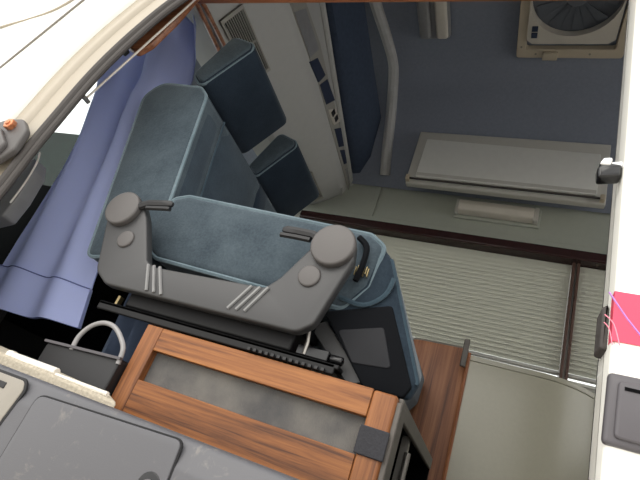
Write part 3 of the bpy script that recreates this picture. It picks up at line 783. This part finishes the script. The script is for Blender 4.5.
def cloth(z0, z1, nz, push=0.0, nu=48, th=0.003):
    b = B(); V = [[b.verts.new(cpos(i / nu, z0 + (z1 - z0) * j / nz, push)) for i in range(nu + 1)] for j in range(nz + 1)]
    W = [[b.verts.new(v.co + Vector((0, th, 0))) for v in r] for r in V]
    for j in range(nz):
        for i in range(nu):
            b.faces.new([V[j][i], V[j][i + 1], V[j + 1][i + 1], V[j + 1][i]]); b.faces.new([W[j][i], W[j + 1][i], W[j + 1][i + 1], W[j][i + 1]])
    for i in range(nu):
        b.faces.new([V[0][i], W[0][i], W[0][i + 1], V[0][i + 1]]); b.faces.new([V[nz][i], V[nz][i + 1], W[nz][i + 1], W[nz][i]])
    for j in range(nz):
        b.faces.new([V[j][0], V[j + 1][0], W[j + 1][0], W[j][0]]); b.faces.new([V[j][nu], W[j][nu], W[j + 1][nu], V[j + 1][nu]])
    return b
t = thing('curtain', 'periwinkle blue curtain gathered beside the left end of the seat', 'curtain', (-1.0, 0.715, 0.235))
obj('cloth', cloth(0.255, 1.185, 60), 'curtain', t, smooth=70)
hm = obj('hem', cloth(0.255, 0.333, 8, 0.0035, th=0.009), 'curtain', t, smooth=70)
b = B(); tube(b, [cpos(i / 48, 0.3325, 0.0045) for i in range(49)], 0.0012, 6); obj('hem_stitch', b, 'stitch', hm)
t = thing('wire', 'thin white cord strung slantwise across the top of the curtain', 'cord', (-0.87, 0.58, 0.70))
b = B(); tube(b, [(-0.873, 0.545, 0.667), (-0.818, 0.545, 0.826), (-0.764, 0.545, 0.986)], 0.0024, 8); obj('cord', b, 'cord', t)
b = B(); tube(b, [(-0.873, 0.538, 0.667), (-0.873, 0.555, 0.667)], 0.005, 8); obj('end_stop', b, 'steel', t)
b = B(); prism(b, rpoly([(-0.905, 0.857), (-0.858, 0.833), (-0.832, 0.862), (-0.808, 0.95), (-0.795, 1.04), (-0.90, 1.04)], [0.008, 0.015, 0.02, 0.01, 0.002, 0.002]), 0.565, 0.580, 'Y', 0.003)
o = obj('trim_4', b, 'wood_trim'); struct(o, 'brown wood board inside the upper left of the door opening', 'trim')
b = B(); hexa(b, [(-0.86, 0.585, 1.053), (-0.86, 0.60, 1.053), (-0.86, 0.60, 1.08), (-0.86, 0.585, 1.08)], [(1.2, 0.585, 0.966), (1.2, 0.60, 0.966), (1.2, 0.60, 0.995), (1.2, 0.585, 0.995)])
o = obj('trim_5', b, 'wood_trim', bevel=0.002); struct(o, 'brown curtain rail along the top of the opening', 'trim')
b = B(); tube(b, [(-0.93, 0.60, 1.125), (-0.93, 0.677, 1.165), (-0.93, 0.838, 1.157), (-0.93, 0.95, 1.155)], 0.006, 8); tube(b, [(-0.93, 0.60, 1.16), (-0.93, 0.70, 1.19), (-0.93, 0.86, 1.19), (-0.93, 0.98, 1.19)], 0.006, 8)
o = obj('trim_6', b, 'wood_trim'); struct(o, 'pair of thin brown battens behind the curtain top', 'trim')
b = B(); prism(b, rpoly([(-0.905, 0.833), (-0.886, 0.824), (-0.880, 0.838), (-0.898, 0.848)], 0.003), 0.558, 0.57, 'Y', 0.002); tag(obj('trim_clip', b, 'black'), 'small black clip at the lower end of the brown wood board', 'clip')

# ------------------------------------------------------------------ lower left: step panel, sill carpet, belt box
t = thing('step_panel', 'scuffed grey plastic step panel filling the lower left foreground', 'panel', (-0.4, 0.47, -0.1))
b = B(); prism(b, rpoly([(0.447, -0.30), (0.447, 0.120), (0.455, 0.1475), (0.468, 0.149), (0.495, 0.143), (0.495, -0.30)], [0.0, 0.015, 0.012, 0.006, 0.004, 0.0], 5), -0.80, 0.02, 'X', 0.001); obj('body', b, 'step', t, smooth=50)
lid = rpoly([(-0.470, -0.10), (-0.470, 0.1355), (-0.263, 0.1425), (-0.250, -0.10)], [0, 0.012, 0.012, 0])
lid = rpoly([(-0.466, 0.0), (-0.463, 0.134), (-0.270, 0.1435), (-0.262, 0.0)], [0.01, 0.012, 0.008, 0.01])
b = B(); prism(b, inset(lid, -0.0018), 0.449, 0.4462, 'Y', 0.0003); obj('lid_gap', b, 'step_gap', t)
b = B(); prism(b, lid, 0.449, 0.4445, 'Y', 0.0012); ld = obj('lid', b, 'step', t)
b = B(); disc(b, -0.284, 0.098, 0.0125, 0.446, 0.4438, 'Y', 24, 0.0008); obj('latch_recess', b, 'black_gloss', ld)
b = B(); disc(b, -0.284, 0.096, 0.008, 0.444, 0.4425, 'Y', 20, 0.0006); obj('latch_knob', b, 'handle_black', ld)
ins = rpoly([(-0.62, 0.02), (-0.62, 0.140), (-0.492, 0.1415), (-0.487, 0.132), (-0.505, 0.02)], [0.01, 0.01, 0.008, 0.01, 0.01])
b = B(); prism(b, inset(ins, -0.003), 0.449, 0.4462, 'Y', 0.0003); obj('insert_surround', b, 'rubber_dark', t)
b = B(); prism(b, ins, 0.449, 0.4450, 'Y', 0.001); io = obj('beige_insert', b, 'beige', t)
b = B(); bx(b, -0.531, -0.514, 0.4438, 0.446, 0.1265, 0.1335); obj('slot', b, 'black', io, bevel=0.0008)
b = B(); hexa(b, [(-1.0, 0.500, 0), (-1.0, 0.60, 0), (-1.0, 0.60, 0.185), (-1.0, 0.500, 0.176)], [(-0.405, 0.500, 0), (-0.50, 0.598, 0), (-0.50, 0.598, 0.163), (-0.405, 0.500, 0.156)])
sc2 = obj('sill_carpet', b, 'pile', bevel=0.004)
tag(sc2, 'cream pile carpet strip along the sill behind the grey step panel', 'carpet')
t = thing('plastic_tube', 'short milky plastic tube lying on the cream carpet strip', 'tube', (-0.56, 0.512, 0.158))
b = B(); tube(b, [(-0.604, 0.508, 0.1632), (-0.52, 0.508, 0.1632)], 0.0055, 10); obj('tube', b, 'clear', t)
b = B(); tube(b, [(-0.612, 0.508, 0.1635), (-0.602, 0.508, 0.1635)], 0.0062, 10); obj('tube_cap', b, 'clear', t)
b = B(); tube(b, [(-0.52, 0.508, 0.160), (-0.43, 0.508, 0.160)], 0.003, 8); obj('rod', b, 'clear', t)
t = thing('belt_box', 'black box with a grey loop handle left of the wood framed base', 'box', (-0.59, 0.63, 0.0))
b = B(); prism(b, rpoly([(-0.670, 0.0), (-0.524, 0.0), (-0.520, 0.214), (-0.670, 0.203)], 0.006), 0.605, 0.70, 'Y', 0.003); obj('box', b, 'black', t)
b = B(); bx(b, -0.672, -0.5185, 0.600, 0.606, 0.202, 0.206)
for v in b.verts: v.co.z += (v.co.x + 0.672) / 0.159 * 0.0095
obj('lip', b, 'handle_black', t)
b = B(); tube(b, smooth_path([(-0.617, 0.606, 0.203), (-0.618, 0.606, 0.225), (-0.607, 0.606, 0.245), (-0.588, 0.606, 0.256), (-0.566, 0.606, 0.256), (-0.546, 0.606, 0.246), (-0.527, 0.606, 0.228), (-0.5225, 0.606, 0.205)], 5), 0.0038, 10); obj('loop_handle', b, 'handle_grey', t)

# cab side trim glimpsed left of the curtain
b = B(); prism(b, rpoly([(-1.10, 0.43), (-1.05, 0.49), (-1.008, 0.542), (-0.985, 0.545), (-0.966, 0.515), (-0.957, 0.45), (-0.961, 0.40), (-1.10, 0.335)], [0, .02, .01, .008, .015, .02, .01, 0]), 0.605, 0.64, 'Y', 0.004)
o = obj('trim_7', b, 'pillar'); struct(o, 'grey plastic pillar trim between door seal and curtain', 'trim')
b = B(); tube(b, smooth_path([(-0.982, 0.603, 0.56), (-0.969, 0.603, 0.53), (-0.962, 0.603, 0.48), (-0.962, 0.603, 0.43)], 4), 0.002, 6)
tag(obj('pale_cord', b, 'cord'), 'thin pale cord along the edge of the grey pillar trim', 'cord')
b = B(); prism(b, rpoly([(-1.35, 0.42), (-1.17, 0.442), (-1.13, 0.425), (-1.115, 0.39), (-1.115, 0.0), (-1.35, 0.0)], [0.01, 0.015, 0.015, 0.02, 0.005, 0.005]), 0.76, 0.86, 'Y', 0.008)
tag(obj('cab_carpet', b, 'dark_carpet'), 'charcoal carpeted ledge below the grey pillar trim at the left', 'ledge')
t = thing('front_seat', 'dark front seat hidden behind the periwinkle curtain', 'seat', (-1.45, 1.1, 0.0))  # unseen black seat added as a dark backdrop
b = B(); prism(b, rpoly([(-1.72, 0.25), (-1.20, 0.25), (-1.20, 0.40), (-1.72, 0.42)], 0.03), 0.92, 1.75, 'Y', 0.02); obj('seat_cushion', b, 'mesh_black', t)
b = B(); prism(b, rpoly([(-1.38, 0.38), (-1.24, 0.38), (-1.20, 0.80), (-1.30, 0.82)], 0.03), 0.95, 1.75, 'Y', 0.02); obj('backrest', b, 'mesh_black', t)
b = B(); bx(b, -1.70, -1.22, 0.94, 1.73, 0.0, 0.25); obj('base', b, 'black', t)
t = thing('window_3', 'dark green tinted front door glass left of the curtain', 'window', (-1.3, 0.75, 0.5), kind='structure')
b = B(); hexa(b, [(-1.16, 0.67, 0.40), (-1.125, 0.674, 0.40), (-1.125, 0.674, 0.71), (-1.16, 0.67, 0.735)], [(-1.16, 0.676, 0.40), (-1.125, 0.680, 0.40), (-1.125, 0.680, 0.71), (-1.16, 0.676, 0.735)]); obj('frame_strip', b, 'rubber_dark', t)
b = B(); bx(b, -1.30, -1.0, 0.765, 0.770, 0.45, 0.745); obj('pane', b, 'glass_green', t)
b = B(); bx(b, -1.32, -1.0, 0.752, 0.76, 0.30, 0.565); obj('recess_shade', b, 'mesh_black', t)  # dark sheet standing in for the shade of the recess

# door striker on the jamb
t = thing('door_striker', 'grey door striker plate with copper bolt on the door jamb', 'latch', (-0.88, 0.49, 0.45))
b = B(); prism(b, rpoly([(-0.96, 0.52), (-0.918, 0.541), (-0.880, 0.545), (-0.850, 0.520), (-0.845, 0.475), (-0.872, 0.440), (-0.96, 0.42)], [0.005, 0.015, 0.02, 0.02, 0.015, 0.015, 0.005]), 0.490, 0.476, 'Y', 0.004); obj('plate', b, 'hinge_cap', t)
b = B(); prism(b, rpoly([(-0.96, 0.50), (-0.905, 0.513), (-0.862, 0.480), (-0.866, 0.455), (-0.90, 0.435), (-0.96, 0.43)], 0.01), 0.478, 0.466, 'Y', 0.004); gd = obj('guide', b, 'hinge_cap', t)
b = B(); prism(b, rpoly([(-0.918, 0.488), (-0.902, 0.502), (-0.872, 0.475), (-0.884, 0.458)], 0.004), 0.468, 0.4645, 'Y', 0.001); obj('slot', b, 'dark_inside', gd)
b = B(); disc(b, -0.892, 0.524, 0.011, 0.478, 0.466, 'Y', 6, 0.002); disc(b, -0.892, 0.524, 0.005, 0.468, 0.4635, 'Y', 12, 0.001); obj('bolt', b, 'copper', t)

# ------------------------------------------------------------------ slid-open side door at the right
t = thing('sliding_door', 'white sliding door edge with crimson stripe and dark handle at right', 'door', (0.6, 0.45, -0.2))
b = B(); prism(b, rpoly([(0.425, -0.25), (0.42, 0.1), (0.42, 0.9), (0.44, 1.15), (0.475, 1.15), (0.475, -0.25)], [0.005, 0.02, 0.02, 0.01, 0.004, 0.004]), 0.066, 1.25, 'X', 0.006)
for v in b.verts: v.co.x += 0.0085 if v.co.x < 0.5 else 0
obj('skin', b, 'white_paint', t)
b = B(); hexa(b, [(0.074, 0.416, 0.324), (0.074, 0.43, 0.324), (0.074, 0.43, 0.368), (0.074, 0.416, 0.368)], [(1.2, 0.4165, 0.328), (1.2, 0.43, 0.328), (1.2, 0.43, 0.382), (1.2, 0.4165, 0.382)])
for v in b.verts:
    if v.co.y < 0.425: v.co.y = 0.4185
st = obj('stripe', b, 'red', t)
b = B(); tube(b, [(0.070, 0.4185, 0.366), (0.084, 0.4185, 0.345), (0.10, 0.4185, 0.325)], 0.0008, 6); obj('violet_line', b, 'violet', st)
b = B(); tube(b, smooth_path([(0.068, 0.4185, 0.345), (0.075, 0.4185, 0.338), (0.080, 0.4185, 0.321)], 4), 0.0005, 6); tube(b, smooth_path([(0.068, 0.4185, 0.338), (0.072, 0.4185, 0.333), (0.075, 0.4185, 0.320)], 4), 0.0004, 6); obj('pink_line', b, 'pink_line', st)
b = B(); prism(b, rpoly([(0.0725, 0.243), (0.0735, 0.297), (0.20, 0.300), (0.20, 0.243)], 0.004), 0.424, 0.4155, 'Y', 0.003); hd = obj('door_handle', b, 'handle_black', t)
b = B(); prism(b, rpoly([(0.079, 0.248), (0.080, 0.291), (0.20, 0.294), (0.20, 0.248)], 0.004), 0.417, 0.4125, 'Y', 0.002); obj('grip', b, 'handle_black', hd)
b = B(); bx(b, 0.084, 0.20, 0.4118, 0.4135, 0.284, 0.2865); obj('grip_slot', b, 'dark_inside', hd)
b = B(); tube(b, [(0.083, 0.476, -0.1), (0.083, 0.476, 0.33), (0.083, 0.476, 0.9)], 0.008, 8); obj('edge_seal', b, 'rubber_dark', t)
b = B(); prism(b, rpoly([(0.0690, 0.322), (0.0690, 0.360), (0.0735, 0.364), (0.078, 0.322)], 0.003), 0.436, 0.462, 'Y', 0.002); obj('rubber_buffer', b, 'rubber', t)
b = B(); prism(b, rpoly([(0.054, 0.492), (0.053, 0.504), (0.058, 0.512), (0.074, 0.510), (0.074, 0.496)], 0.003), 0.425, 0.440, 'Y', 0.003); rl = obj('roller', b, 'black_gloss', t)
b = B(); prism(b, rpoly([(0.053, 0.507), (0.057, 0.516), (0.066, 0.518), (0.064, 0.507)], 0.003), 0.424, 0.438, 'Y', 0.002); tube(b, [(0.064, 0.432, 0.510), (0.087, 0.432, 0.516)], 0.005, 8); obj('roller_arm', b, 'chrome', rl)
# rear quarter of the body beyond the opening
b = B(); bx(b, 0.30, 1.32, 0.50, 0.56, -0.3, 1.02); o = obj('wall_near', b, 'white_paint'); struct(o, 'near side wall of the van behind the sliding door', 'wall')
